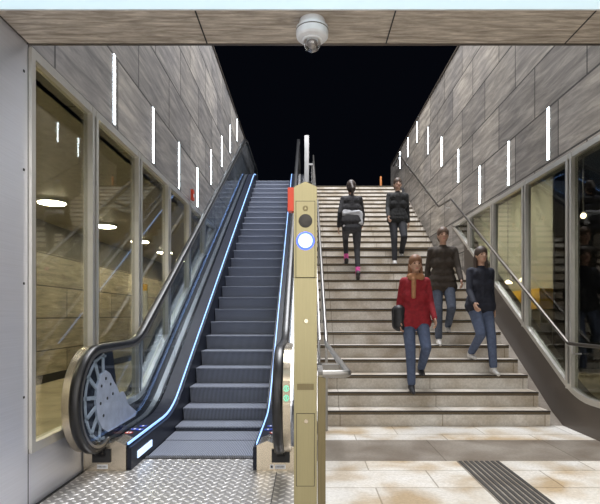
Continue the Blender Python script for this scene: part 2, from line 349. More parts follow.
# right wall
sillR = fn(fillet([(2.0, 0.37), (5.62, 0.37), (11.4, 0.37+5.78*0.585)], [1.1]))
apexR = 5.62+(3.16-0.37)/0.585
m = MB(); m.box(XR, XR+0.25, 3.35, 18, 3.16, TOP)
m.prism([(apexR, 3.16), (apexR-0.8, 3.16-0.8*0.585), (apexR-0.8, -0.1), (18, -0.1), (18, 3.16)], XR, XR+0.25)
struct(m.build('wall_right', MT['wall_r']))
m = MB(); m.strip(rng(-3.5, apexR-0.8, 0.12), lambda y: -0.1, lambda y: sillR(y)-0.03, XR-0.02, XR+0.2)
struct(m.build('wall_right_panel', MT['clad']))
m = MB(); m.box(-2.6, 5.2, -3.7, -3.5, -0.1, 3.3); struct(m.build('wall_back', MT['room_wall']))
m = MB(); m.box(XR, XR+0.2, -3.5, 3.35, 3.16, 3.3); m.box(XR, XR+0.2, -3.5, 0, 0.3, 3.2); struct(m.build('wall_right_lintel', MT['clad']))
# coping along the wall tops
m = MB(); m.box(XL-0.28, XL+0.02, 3.37, 18, TOP, TOP+0.03); struct(m.build('trim_2', MT['clad']))
m = MB(); m.box(XR-0.02, XR+0.28, 3.37, 18, TOP, TOP+0.03); struct(m.build('trim_3', MT['clad']))
# street level at the head of the stairs
m = MB(); m.box(XL, XR, 15.28+0.3, 30, STREET-0.3, STREET-0.001); struct(m.build('floor_street', MT['street']))

# ------------------------------------------------------------------ glazing
def glazing(n, x, out, sill, top, y0, apex, posts, gm, label):
    """x: wall face; out: +1 towards the stair hall. frame pieces and trapezoid panes"""
    root = bpy.data.objects.new('window_%d' % n, None); C.objects.link(root); struct(root); root['label'] = label
    fr = MB(); a, b = sorted((x-0.05*out, x+0.022*out)); a2, b2 = sorted((x-0.05*out, x+0.005*out))
    ends = apex-0.04
    fr.box(a, b, y0, ends, top-0.065, top)
    ys = rng(y0, ends, 0.1); fr.strip(ys, lambda y: sill(y)-0.03, lambda y: min(top, sill(y)+0.035), a, b)
    fr.build('window_frame', MT['frame'], root)
    edges = [y0]+posts+[apex-0.18]
    for y in posts:
        p = MB(); a3, b3 = a-0.003, b+0.003; p.box(a3, b3, y-0.07, y-0.03, max(sill(y)-0.02, 0), top-0.01); p.box(a3, b3, y+0.012, y+0.058, sill(y)-0.02, top-0.01)
        p.mi = 1; p.box(a2, b2, y-0.03, y+0.012, sill(y)+0.03, top-0.066)
        p.build('mullion', [MT['frame'], MT['dark']], root)
    p = MB(); p.box(a-0.003, b+0.003, y0-0.004, y0+0.045, sill(y0), top-0.01); p.build('mullion', MT['frame'], root)
    for e0, e1 in zip(edges, edges[1:]):
        g = MB(); g.strip(rng(e0+0.01, e1-0.01, 0.15), lambda y: sill(y), lambda y: max(top-0.05, sill(y)+0.002), x-0.02*out-0.004, x-0.02*out+0.004)
        g.build('pane', gm, root)
    return root
glazing(1, XL, 1, sillL, 3.10, 3.365, apexL, [4.39+1.19*k for k in range(5)], MT['glass'], 'tall glazed screen along the left wall beside the escalator')
glazing(2, XR, -1, sillR, 3.16, 0.0, apexR, [1.0, 2.2, 3.4, 4.6, 5.78, 6.97, 8.16, 9.32], MT['rglass'], 'sloping glazed screen along the right wall beside the stairs')

# ------------------------------------------------------------------ corridor behind the left glass
m = MB(); m.box(-5.2, -5.0, 0, 20, 0, 2.5); m.mi = 1; m.box(-5.2, -5.03, 0, 20, 2.5, 3.1); m.mi = 2; m.box(-5.02, -4.985, 0, 20, 0, 0.16)
struct(m.build('wall_corridor', [MT['corr_wall'], MT['corr_band'], MT['dark']]))
m = MB(); m.box(-5.0, XL-0.2, 0, 20, -0.1, 0); struct(m.build('floor_corridor', MT['corr_floor']))
m = MB(); m.box(-5.2, XL-0.2, 0, 20, 3.1, 3.25); struct(m.build('ceiling_corridor', MT['corr_ceil']))
m = MB(); m.box(-5.2, XL-0.2, 20, 20.2, -0.1, 3.25); m.box(-5.2, XL-0.2, -0.2, 0, -0.1, 3.25); struct(m.build('wall_corridor_end', MT['corr_wall']))
for i, y in enumerate([3.7, 5.8, 7.9, 10.0, 12.1, 14.2, 16.3]):
    where = ['just behind the steel wall panel', 'in the corridor before the first glass pane', 'large in the first pane, nearest seen', 'in the second pane', 'in the third pane', 'in the fourth pane', 'farthest down the corridor'][i]
    r = empty('ceiling_light', 'round corridor lamp behind left glass, '+where, 'ceiling light', (-4.0, y, 3.1), 'corridor ceiling lamps')
    q = MB(); q.lathe([(0.23, 3.1), (0.23, 3.065), (0.205, 3.06)], (-4.0, y, 0)); q.build('lamp_rim', MT['white'], r, True)
    q = MB(); q.lathe([(0.20, 3.066), (0.20, 3.055), (0.15, 3.045), (0.02, 3.04)], (-4.0, y, 0)); q.build('diffuser', MT['warm'], r, True)
    adopt(r)
# poster stand seen through the third pane
r = empty('poster_stand', 'white poster stand with yellow top band seen through the left glass', 'poster stand', (-3.0, 9.3, 0))
m = MB(); m.box(-3.10, -2.93, 9.25, 9.31, 1.22, 1.83); m.build('poster_board', MT['label_w'], r)
m = MB(); m.box(-3.10, -2.93, 9.24, 9.30, 1.75, 1.87); m.build('yellow_header', MT['yellow'], r)
m = MB(); m.box(-3.03, -3.0, 9.27, 9.30, 0.02, 1.22); m.box(-3.15, -2.88, 9.15, 9.42, 0, 0.03); m.build('stand_foot', MT['steel'], r)
adopt(r)

# ------------------------------------------------------------------ room behind the right glass
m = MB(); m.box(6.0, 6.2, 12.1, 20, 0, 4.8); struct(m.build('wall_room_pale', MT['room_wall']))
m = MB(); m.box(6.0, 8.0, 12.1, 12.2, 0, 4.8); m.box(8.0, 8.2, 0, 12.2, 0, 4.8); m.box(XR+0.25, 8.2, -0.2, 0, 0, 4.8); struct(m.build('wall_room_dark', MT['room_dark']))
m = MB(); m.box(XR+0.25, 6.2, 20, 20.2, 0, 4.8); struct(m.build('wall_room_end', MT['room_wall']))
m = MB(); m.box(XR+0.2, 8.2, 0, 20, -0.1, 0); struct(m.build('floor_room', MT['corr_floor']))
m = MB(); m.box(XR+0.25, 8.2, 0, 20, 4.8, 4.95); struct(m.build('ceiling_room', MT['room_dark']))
for i, (x, y) in enumerate([(4.2, 13.5), (4.2, 16.0)]):  # two added lamps, hidden behind the wall, to brighten the pale room
    r = empty('ceiling_light', 'added hidden round lamp brightening the pale room behind the right glass, '+['nearer of two', 'farther of two'][i], 'ceiling light', (x, y, 4.8))
    q = MB(); q.lathe([(0.35, 4.8), (0.35, 4.76), (0.02, 4.75)], (x, y, 0)); q.build('diffuser', MT['warm'], r, True); adopt(r)
r = empty('kiosk_counter', 'yellow fronted kiosk counter glowing behind the right glass', 'kiosk', (5.5, 12.8, 0))
m = MB(); m.box(5.7, 5.98, 12.2, 14.6, 0, 1.1); m.build('counter_body', MT['clad'], r)
m = MB(); m.box(5.65, 5.98, 12.15, 14.7, 1.45, 1.95); m.build('yellow_fascia', MT['yellow'], r)
for yy in (12.2, 14.5): m = MB(); m.box(5.7, 5.75, yy, yy+0.05, 1.1, 1.45); m.build('counter_post', MT['steel'], r)
adopt(r)
for i, (x, y, z) in enumerate([(5.35, 12.4, 3.0), (5.35, 13.3, 3.0), (5.35, 14.2, 3.0)]):
    r = empty('pendant_lamp', 'small warm pendant lamp over the yellow kiosk, '+['nearest the glass', 'middle one', 'farthest one'][i], 'pendant lamp', (x, y, z), 'pendants over the kiosk')
    q = MB(); q.tube([(x, y, 4.8), (x, y, z-0.75)], 0.008, 6); q.build('cord', MT['dark'], r)
    q = MB(); q.lathe([(0.02, 0.08), (0.06, 0.05), (0.12, 0.0), (0.11, -0.02), (0.02, -0.03)], (x, y, z-0.85), seg=20); q.build('lamp_shade', MT['lamp'], r, True); adopt(r)
r = empty('reflected_globe', 'small white glowing globe standing in for a lamp reflected in the right glass', 'lamp', (5.0, 9.05, 3.2))  # glowing globe takes the place of a lamp reflection on the glass
q = MB(); q.lathe([(0.012, 4.8), (0.012, 3.17), (0.02, 3.16), (0.02, 3.13)], (5, 9.05, 0), seg=16); q.build('globe_stem', MT['steel'], r, True)
q = MB(); q.lathe([(0.01, 0.05), (0.03, 0.043), (0.045, 0.022), (0.05, 0), (0.045, -0.022), (0.03, -0.043), (0.01, -0.05)], (5, 9.05, 3.09), seg=20); q.build('globe', MT['lamp'], r, True); adopt(r)

# ------------------------------------------------------------------ wall strip lights
ordn = ['first', 'second', 'third', 'fourth', 'fifth', 'sixth', 'seventh', 'eighth', 'ninth']
def wall_light(x, out, y, z0, z1, side, i):
    r = empty('wall_light', '%s glowing vertical strip light from the stone beam on the %s stone wall' % (ordn[i], side), 'wall light', (x, y, z0), 'strip lights on the %s wall' % side)
    a, b = sorted((x, x+0.003*out)); q = MB(); q.box(a, b, y-0.026, y+0.026, z0-0.004, z1+0.004); q.build('housing', MT['clad'], r)
    a, b = sorted((x, x+0.005*out)); q = MB(); q.box(a, b, y-0.025, y+0.025, z0, z1); q.build('diffuser', MT['strip'], r)
    adopt(r)
for i in range(8):
    z1 = [3.82, 3.82, 3.82, 3.82, 4.53, 5.24, 5.95, 6.58][i]; z0 = z1-0.67 if i < 7 else 6.0
    wall_light(XL, 1, 4.863+1.24*i, z0, z1, 'left', i)
for i in range(9):
    z1 = [3.90, 3.90, 3.90, 4.60, 5.29, 5.97, 6.58, 6.58, 6.58][i]; z0 = z1-0.655 if i < 6 else 6.03
    wall_light(XR, -1, 6.293+1.24*i, z0, z1, 'right', i)
# luminous ceiling field above the camera end of the hall
r = empty('ceiling_light', 'long luminous white ceiling field along the stone beam', 'ceiling light', (0, 2.9, 3.12))
q = MB(); q.box(-1.85, 3.0, 2.66, 2.965, 3.108, 3.14); q.build('diffuser', MT['ceil_glow'], r)
q = MB(); q.box(-1.86, 3.02, 2.64, 2.66, 3.106, 3.14); q.box(-1.86, 3.02, 2.965, 2.978, 3.106, 3.14); q.build('light_frame', MT['white'], r); adopt(r)

# ------------------------------------------------------------------ staircase
X0, X1 = 0.152, 2.86; RUN = 0.30; RISE = 0.1745; Y1 = 5.88
stair = empty('staircase', 'wide pale stone staircase with dark nosings and a mid landing', 'staircase', (1.55, Y1, 0))
ytop = []
for n in range(1, 31):
    y = Y1+RUN*(n-1)+(0.70 if n > 15 else 0); z = RISE*n; d = 1.0 if n == 15 else RUN
    ytop.append((y, z))
    q = MB(); q.box(X0, X1, y, y+d+0.03, z-RISE-0.03, z); s = q.build('step', MT['step'], stair)
    q = MB(); q.box(X0, X1, y-0.010, y+0.03, z-0.014, z+0.002); q.mi = 1; q.box(X0, X1, y-0.005, y+0.01, z-0.030, z-0.014); q.mi = 0
    q.box(X0, X1, y-0.004, y+0.01, z-0.040, z-0.030)
    o = q.build('nosing', [MT['nose'], MT['brass_line']], s)
# side gutter slope beside the wall
nose = fn([(4.0, 0.0), (Y1-0.3, 0.0), (Y1+14*RUN, RISE*15), (Y1+15*RUN+0.7, RISE*15+0.03), (Y1+29*RUN+0.7, STREET), (18, STREET)])
q = MB(); q.strip(rng(Y1+0.02, 15.3, 0.25), lambda y: nose(y)-0.6, lambda y: max(0.003, nose(y)-0.22), X1, XR-0.022); q.build('side_gutter', MT['band'], stair)
adopt(stair)

# ------------------------------------------------------------------ escalator
EC = -0.955
esc = empty('escalator', 'glass sided escalator with black handrails and glowing blue edges climbing left of the stairs', 'escalator', (EC, 4.2, 0))
HT = STREET+0.22
deckp = fillet([(4.2, 0.22), (5.60, 0.235), (5.6+(STREET+0.26-0.25)/T30, STREET+0.26), (17.4, STREET+0.22)], [1.3, 1.8], 14)
deck = fn(deckp)
stepf = fn(fillet([(4.0, 0.0), (5.55, 0.0), (5.55+(STREET)/T30, STREET), (17.4, STREET)], [0.9, 1.6], 12))
R = 0.42; NC = 4.10; NT = 17.0
hand_top = [(NC, 1.04), (5.03, 1.04), (5.03+(STREET)/T30, STREET+1.04), (NT, STREET+1.04)]
mid = fillet(hand_top, [0.9, 1.6], 12)
def arc(cy, cz, r, a0, a1, n=22): return [(cy+r*math.cos(a0+(a1-a0)*i/n), cz+r*math.sin(a0+(a1-a0)*i/n)) for i in range(n+1)]
def loop(off):
    """belt line offset inwards by off; runs from the lower inlet round the newel, up and round the top"""
    r = R-off
    lo = [(4.24, 0.62-r+0.03), (4.16, 0.62-r+0.006)]+arc(NC, 0.62, r, -PI/2, -3*PI/2)
    up = []
    for i in range(1, len(mid)-1):
        a, b = mid[i-1], mid[i+1]; dy, dz = b[0]-a[0], b[1]-a[1]; l = math.hypot(dy, dz); up.append((mid[i][0]+dz/l*off, mid[i][1]-dy/l*off))
    return lo+up+arc(NT, STREET+0.62, r, PI/2, -PI/2)
def zlo(y):
    if y < NC: return 0.62-math.sqrt(max(0, (R-0.06)**2-(NC-y)**2))
    return max(deck(y)-0.02, 0.2) if y < NT else STREET+0.62-math.sqrt(max(0, (R-0.06)**2-(y-NT)**2))
midf = fn(mid)
def zhi(y):
    if y < NC: return 0.62+math.sqrt(max(0, (R-0.06)**2-(NC-y)**2))
    if y > NT: return STREET+0.62+math.sqrt(max(0, (R-0.06)**2-(y-NT)**2))
    return midf(y)-0.055
belt_prof = [(-0.040, -0.010), (-0.036, 0.010), (-0.022, 0.020), (0.022, 0.020), (0.036, 0.010), (0.040, -0.010), (0.034, -0.020), (-0.034, -0.020)]
for s, side in ((1, 'left'), (-1, 'right')):          # offsets measured from the centre line, mirrored
    def X(d): return EC-s*d
    def strip_part(name, lo, hi, d0, d1, y0, y1, mt, st=0.12, parent=None):
        a, b = sorted((X(d0), X(d1))); q = MB(); q.strip(rng(y0, y1, st), lo, hi, a, b); return q.build(name, mt, parent or esc)
    path = loop(0.0)
    q = MB(); q.ring_sweep(path, X(0.745), belt_prof); q.build('handrail_belt', MT['rubber'], esc, True, angle=60)
    q = MB(); q.ring_sweep(loop(0.034), X(0.735), [(-0.03, -0.012), (-0.03, 0.012), (0.03, 0.012), (0.03, -0.012)]); q.build('handrail_guide', MT['rsteel'], esc, True)
    q = MB(); q.sweep(arc(NC, 0.62, R-0.01, -PI/2-0.0, -3*PI/2, 26)+[(4.6, 1.03)], X(0.812), 0.055, 0.03); q.build('newel_band', MT['newel'], esc, True)
    cuts = [3.745]+rng(4.95, 16.2, 1.4)+[17.355]
    for a, b in zip(cuts, cuts[1:]):
        q = MB(); q.strip(rng(a+0.004, b-0.004, 0.04 if (a < 4.5 or b > 16.5) else 0.1), zlo, zhi, X(0.712)-0.005, X(0.712)+0.005); q.build('glass_panel', MT['bglass'], esc)
    strip_part('inner_deck', lambda y: deck(y)-0.06, lambda y: deck(y), 0.70, 0.545, 4.2, 17.4, MT['deck'])
    strip_part('outer_deck', lambda y: deck(y)-0.30, lambda y: deck(y)-0.015, 0.898, 0.722, 4.2, 17.4, MT['side'])
    strip_part('silver_trim', lambda y: deck(y)-0.02, lambda y: deck(y)-0.005, 0.800, 0.745, 4.3, 17.4, MT['steel'])
    strip_part('skirt', lambda y: max(0, stepf(y)-0.25), lambda y: deck(y)-0.03, 0.56, 0.510, 4.21, 17.4, MT['deck'])
    o = strip_part('edge_light', lambda y: deck(y)-0.012, lambda y: deck(y)+0.006, 0.548, 0.536, 4.22, 15.6, MT['led_w']); o['label'] = 'blue white glowing line'
    # newel base with handrail inlet
    base = MB(); x0, x1 = sorted((X(0.898), X(0.545)))
    pts = [(X(0.898), 0.0), (X(0.545), 0.0), (X(0.545), 0.215), (X(0.63), 0.25), (X(0.70), 0.225), (X(0.898), 0.195)]
    base.prism_y(pts if s == 1 else pts[::-1], 4.18, 4.42); base.mi = 1
    nb = base.build('newel_base', [MT['newel']], esc)
    q = MB(); q.box(X(0.745)-0.075, X(0.745)+0.075, 4.165, 4.18, 0.075, 0.185); o = q.build('handrail_inlet', MT['dark'], nb)
    q = MB(); q.ring_sweep([(4.10, 0.185), (4.17, 0.145)], X(0.745), [(dx*0.95, dn) for dx, dn in belt_prof]); q.build('inlet_brush', MT['rubber'], nb)
    q = MB(); q.box(X(0.74)-0.045, X(0.74)+0.045, 4.177, 4.181, 0.02, 0.055)
    if s == -1: q.box(X(0.74)-0.085, X(0.74)-0.055, 4.177, 4.181, 0.02, 0.055)
    q.mi = 1
    for k in range(7): q.box(X(0.74)-0.038+0.011*k, X(0.74)-0.033+0.011*k, 4.175, 4.178, 0.030, 0.045)
    if s == -1: q.box(X(0.74)-0.078, X(0.74)-0.062, 4.175, 4.178, 0.027, 0.048)
    o = q.build('type_plate', [MT['label_w'], MT['grille']], nb); o['label'] = 'white sticker'
    # pictograms on the deck: red ban disc and two blue discs
    zd = 0.2235
    for k, (yy, dd, mm) in enumerate([(4.58, 0.66, 'red'), (4.70, 0.60, 'blue'), (4.72, 0.655, 'blue'), (4.84, 0.615, 'blue')]):
        q = MB(); z = deck(yy)+0.001; q.lathe([(0.036, z), (0.036, z+0.003)], (X(dd), yy, 0), seg=24); q.mi = 1
        if mm == 'red': q.lathe([(0.025, z+0.003), (0.025, z+0.0045)], (X(dd), yy, 0), seg=24); q.mi = 0; q.box(X(dd)-0.005, X(dd)+0.005, yy-0.026, yy+0.026, z+0.0045, z+0.006)
        else: q.lathe([(0.008, z+0.003), (0.008, z+0.005)], (X(dd), yy+0.014, 0), seg=12); q.box(X(dd)-0.008, X(dd)+0.008, yy-0.020, yy+0.006, z+0.003, z+0.005)
        q.build('pictogram', [MT[mm], MT['label_w']], esc)
    a, b = sorted((X(0.510), X(0.502))); q = MB(); q.prism([(4.36, 0.058), (4.76, 0.058), (4.76, 0.118), (4.36, 0.118)], a, b); o = q.build('comb_light', MT['comb_l'], esc); o['label'] = 'glowing white comb light'
    # drive wheel seen through the newel glass: rim, spokes and pale cover plate
    xw0, xw1 = sorted((X(0.716), X(0.735)))
    q = MB()
    q.sweep(arc(4.16, 0.62, 0.34, PI*0.45, PI*1.52, 26), X(0.726), 0.012, 0.020)
    for k in range(7):
        a = PI*0.5+PI*k/6.5; q.sweep([(4.16+0.16*math.cos(a), 0.62+0.16*math.sin(a)), (4.16+0.36*math.cos(a), 0.62+0.36*math.sin(a))], X(0.726), 0.012, 0.03)
    q.build('wheel_rim', MT['white'], esc)
    q = MB(); a, b = sorted((X(0.738), X(0.742))); q.prism(arc(NC, 0.62, 0.365, PI/2, PI*1.5, 24)+[(4.2, 0.25), (4.62, 0.25), (4.50, 0.62), (4.40, 0.985)], a, b); q.build('dark_backing', MT['deck'], esc)  # dark sheet added to stand in for the darkness behind the newel glass
    q = MB(); pl = [(4.00, 0.62), (4.02, 0.72), (4.09, 0.81), (4.19, 0.84), (4.29, 0.80), (4.37, 0.72), (4.45, 0.66), (4.50, 0.60), (4.60, 0.60), (4.66, 0.55), (4.72, 0.46), (4.95, 0.35), (4.92, 0.31), (4.25, 0.31), (4.12, 0.37), (4.03, 0.47)]
    q.prism(pl, xw0, xw1); q.mi = 1
    for yy, zz in [(4.1, 0.72), (4.19, 0.77), (4.29, 0.71), (4.08, 0.58), (4.14, 0.47), (4.34, 0.62), (4.22, 0.6)]: q.lathe([(0.013, -0.004), (0.013, 0.024)], (min(xw0, xw1)-0.0, yy, zz), axis='X', seg=12)
    q.build('cover_plate', [MT['chip'], MT['grille']], esc)
# steps
prof = []
for k in range(0, 29):
    y = 5.6+0.346*k; z = 0.2*k
    if k == 0: z = 0.055
    if k > 26: y = 5.6+0.346*26+0.4*(k-26); z = STREET-0.01
    if y > 15.6: break
    q = MB(); a, b = EC-0.503, EC+0.503; h = 0.2 if k else 0.06
    ny = y+0.40
    # curved riser below the nosing
    pts = [(ny, z), (y, z), (y-0.004, z-0.012)]+[(y+0.004+0.045*math.sin(t*PI/2), z-0.012-(h+0.0)*t) for t in (0.15, 0.35, 0.6, 0.8, 1.0)]+[(ny, z-h-0.03)]
    q.prism(pts, a, b); q.build('escalator_step', MT['tread'], esc)
for y0, y1, z in ((4.60, 5.2, 0.0), (5.2, 5.63, 0.006)):
    q = MB(); q.box(EC-0.503, EC+0.503, y0+0.004, y1, z-0.08, z); q.build('escalator_step', MT['tread'], esc)
q = MB(); q.box(EC-0.50, EC+0.50, 4.53, 4.602, -0.05, 0.012); q.build('comb_plate', MT['comb'], esc)
q = MB(); q.box(EC-0.50, EC+0.50, 15.55, 17.4, STREET-0.1, STREET+0.0); q.build('top_plate', MT['steel'], esc)
# green direction sign on the right newel band
q = MB(); q.box(-0.170, -0.118, 3.655, 3.662, 0.66, 0.82); sg = q.build('direction_sign', MT['newel'], esc)
q = MB()
for z in (0.695, 0.765):
    for a in range(0, 10):
        t = 2*PI*a/10; q.box(-0.144+0.017*math.cos(t)-0.004, -0.144+0.017*math.cos(t)+0.004, 3.650, 3.655, z+0.02*math.sin(t)-0.004, z+0.02*math.sin(t)+0.004)
    q.box(-0.148, -0.140, 3.650, 3.655, z-0.012, z+0.012)
q.build('lit_symbol', MT['green'], sg)
adopt(esc)

# centre cladding between escalator and stairs
cl = MB(); cl.strip(rng(5.5, 15.3, 0.2), lambda y: nose(y)-0.6, lambda y: max(0.12, nose(y)+0.14), -0.055, 0.15)
o = cl.build('centre_cladding', MT['rsteel']); tag(o, 'sloping steel cladding between escalator and stone stairs', 'cladding')

# ------------------------------------------------------------------ stair handrails
def rail_pts(x, yend):
    c = [(2.72, 0.98), (5.68, 0.98), (10.18, 3.635), (11.13, 3.69), (15.72, 6.30), (yend, 6.32)]
    return [(x, y, z) for y, z in fillet(c, [0.12, 0.12, 0.12, 0.12], 5)]
r = empty('handrail', 'tubular steel handrail with corner loop along the left edge of the stairs', 'handrail', (0.23, 2.72, 0))
pts = rail_pts(0.23, 16.2); cor = [(0.09, 2.72, 0.98), (0.19, 2.72, 0.98), (0.215, 2.73, 0.98), (0.23, 2.77, 0.98)]
q = MB(); q.tube(cor+pts[1:], 0.021, 14); q.build('rail', MT['rsteel'], r, True)
q = MB(); q.box(0.064, 0.106, 2.71, 2.80, 0, 0.965); q.build('end_post', MT['bronze2'], r, bevel=0.004)
q = MB(); q.box(0.07, 0.22, 3.18, 3.26, 0.955, 0.985); q.box(0.07, 0.10, 2.80, 3.26, 0.955, 0.985); q.build('flat_bracket', MT['rsteel'], r)
hz = fn([(p[1], p[2]) for p in pts])
for y in (5.66, 7.4, 9.2, 11.1, 12.9, 14.7, 16.15):
    q = MB(); q.box(0.215, 0.245, y-0.02, y+0.02, (nose(y)+0.12) if y > 5.7 else 0, hz(y)-0.01); q.build('stanchion', MT['rsteel'], r)
q = MB(); q.strip(rng(6.0, 15.3, 0.3), lambda y: nose(y)+0.15, lambda y: hz(y)-0.16, 0.160, 0.172); q.build('infill_panel', MT['rsteel'], r)
for y in rng(6.3, 15.0, 0.45)[:20]:
    q = MB(); q.lathe([(0.020, -0.012), (0.024, -0.006), (0.024, 0.0)], (0.160, y, hz(y)-0.34), axis='X', seg=12); q.build('stud', MT['white'], r, True)
adopt(r)
r = empty('handrail', 'dark steel handrail climbing the right wall with a level jog at the landing', 'handrail', (2.94, 0, 0))
c = [(0.5, 0.98), (5.62, 0.98), (10.18, 3.65), (11.13, 3.70), (15.75, 6.30), (16.9, 6.31)]
pr = [(2.94, y, z) for y, z in fillet(c, [0.12]*4, 5)]
q = MB(); q.tube(pr, 0.021, 14); q.build('rail', MT['dsteel'], r, True)
hz2 = fn([(p[1], p[2]) for p in pr])
for y in (1.5, 3.3, 5.55, 7.2, 9.0, 10.6, 12.4, 14.2, 16.4):
    z = hz2(y); q = MB(); q.tube([(2.94, y, z-0.015), (2.94, y, z-0.09), (2.96, y, z-0.11), (3.045, y, z-0.11)], 0.009, 8); q.build('bracket', MT['steel'], r, True)
adopt(r)
# posts and pane at the stair head between escalator and stairs
r = empty('barrier_post', 'tall grey post with screen at the head of the stairs above the column', 'post', (0.02, 14.9, STREET))
q = MB(); q.box(-0.045, 0.085, 14.85, 14.98, STREET, 6.62); q.build('post_shaft', MT['steel'], r, bevel=0.005)
q = MB(); q.box(0.085, 0.20, 14.9, 14.93, 5.75, 5.80); q.build('rung', MT['steel'], r)
adopt(r)
q = MB(); q.lathe([(0.035, STREET), (0.035, STREET+0.42), (0.025, STREET+0.45), (0.005, STREET+0.46)], (2.37, 15.9, 0), seg=16)
tag(q.build('street_bollard', MT['orange'], None, True), 'thin rusty orange post standing at the head of the stairs', 'post')

# ------------------------------------------------------------------ champagne column with intercom
cx = -0.003; hw = 0.0625; yf = 2.72
r = empty('intercom_column', 'slim champagne metal column with glowing round call button between escalator and stairs', 'column', (cx, yf, 0))
q = MB(); q.prism_y([(cx-hw, 0), (cx+hw, 0), (cx+hw, 1.995), (cx, 2.025), (cx-hw, 1.995)], yf, yf+0.11); q.build('column_body', MT['bronze'], r, bevel=0.003)
q = MB(); q.box(cx-0.053, cx+0.053, yf-0.002, yf, 1.50, 1.918); q.box(cx-0.050, cx+0.050, yf-0.002, yf, 0.372, 0.768); q.build('plate_shadow_gap', MT['nose'], r)
q = MB(); q.box(cx-0.050, cx+0.050, yf-0.004, yf, 1.504, 1.915); q.build('intercom_plate', MT['bronze'], r, bevel=0.0015)
q = MB(); q.box(cx-hw-0.001, cx+hw+0.001, yf-0.002, yf, 1.50, 1.504); q.build('plate_seam', MT['bronze2'], r)
q = MB(); q.box(cx-0.047, cx+0.047, yf-0.004, yf, 0.375, 0.765); q.build('service_cover', MT['bronze'], r, bevel=0.0015)
q = MB(); q.box(cx-0.045, cx+0.045, yf-0.0055, yf-0.004, 0.895+0.0, 0.928)
q2 = MB(); q2.box(cx-0.045, cx+0.045, yf-0.0055, yf, 0.895, 0.928); q2.build('grey_band', MT['bronze2'], r)
def disc(name, z, rad, mt, y0, y1, x=cx, seg=36):
    q = MB(); q.lathe([(rad, y1), (rad, y0+0.0015), (rad*0.94, y0)], (x, 0, z), axis='Y', seg=seg); return q.build(name, mt, r, True)
zb = lambda py: CAM_Z+(315-py)*yf/502
disc('speaker_grille', zb(221), 0.037, MT['grille'], yf-0.007, yf-0.003)
disc('button_ring', zb(241), 0.049, MT['button_ring'], yf-0.007, yf-0.003)
disc('call_button', zb(241), 0.038, MT['button'], yf-0.012, yf-0.005)
e = disc('emblem', zb(208.5), 0.015, MT['bronze2'], yf-0.007, yf-0.003)
q = MB(); q.prism_y([(cx-0.007, zb(208.5)-0.006), (cx+0.007, zb(208.5)-0.006), (cx, zb(208.5)+0.008)], yf-0.009, yf-0.006); q.build('emblem_figure', MT['bronze'], e)
for py in (321, 421): disc('lock', zb(py), 0.012, MT['newel'], yf-0.008, yf-0.003, cx+0.004, 18)
q = MB(); q.box(cx-hw-0.034, cx-hw, yf+0.002, yf+0.06, zb(211), zb(187)); o = q.build('red_box', MT['red'], r, bevel=0.003); o['label'] = 'bright red switch box'
adopt(r)

# ------------------------------------------------------------------ tactile strip, call point, dome camera
r = empty('tactile_strip', 'dark metal guiding strip of parallel ribs set in the pale floor', 'guiding strip', (1.52, 3.5, 0))
q = MB(); q.box(1.336, 1.705, 2.0, 4.46, 0.0, 0.002); q.build('backing', MT['band'], r)
for k in range(8):
    x = 1.352+0.0475*k; q = MB(); q.box(x, x+0.026, 2.0, 4.455, 0.002, 0.007); q.build('rib', MT['grille'], r)
adopt(r)
r = empty('fire_call_point', 'small red alarm box on the window frame post of the left wall', 'alarm box', (XL+0.04, 7.98, 3.18))
q = MB(); q.box(XL+0.035, XL+0.075, 7.93, 8.03, 3.12, 3.29); q.build('box_body', MT['red'], r, bevel=0.004)
q = MB(); q.box(XL+0.075, XL+0.079, 7.955, 8.005, 3.17, 3.22); q.build('window_plate', MT['label_w'], r); adopt(r)
dx, dy = 0.038, 3.09
r = empty('dome_camera', 'round white dome camera fixed under the stone beam', 'security camera', (dx, dy, 3.11))
q = MB(); q.lathe([(0.078, 3.11), (0.080, 3.10), (0.082, 3.080), (0.090, 3.074), (0.098, 3.066), (0.099, 3.030), (0.097, 3.010), (0.088, 3.000), (0.060, 2.994)], (dx, dy, 0), seg=48); q.build('housing', MT['white'], r, True)
q = MB(); q.lathe([(0.0985, 3.052), (0.100, 3.050), (0.100, 3.047), (0.0985, 3.045)], (dx, dy, 0), seg=48); q.build('seam_ring', MT['clad'], r, True)
q = MB(); q.lathe([(0.056, 2.998), (0.061, 2.992), (0.060, 2.984), (0.053, 2.982)], (dx, dy, 0), seg=40); q.build('dome_ring', MT['white'], r, True)
q = MB(); q.lathe([(0.052, 2.988), (0.052, 2.968), (0.047, 2.948), (0.037, 2.934), (0.02, 2.925), (0.003, 2.922)], (dx, dy, 0), seg=40); q.build('dome', MT['smoke'], r, True)
q = MB(); q.lathe([(0.030, 2.99), (0.034, 2.975), (0.030, 2.958), (0.012, 2.945)], (dx, dy, 0), seg=20); q.build('lens', MT['grey_lens'], r, True)
adopt(r)

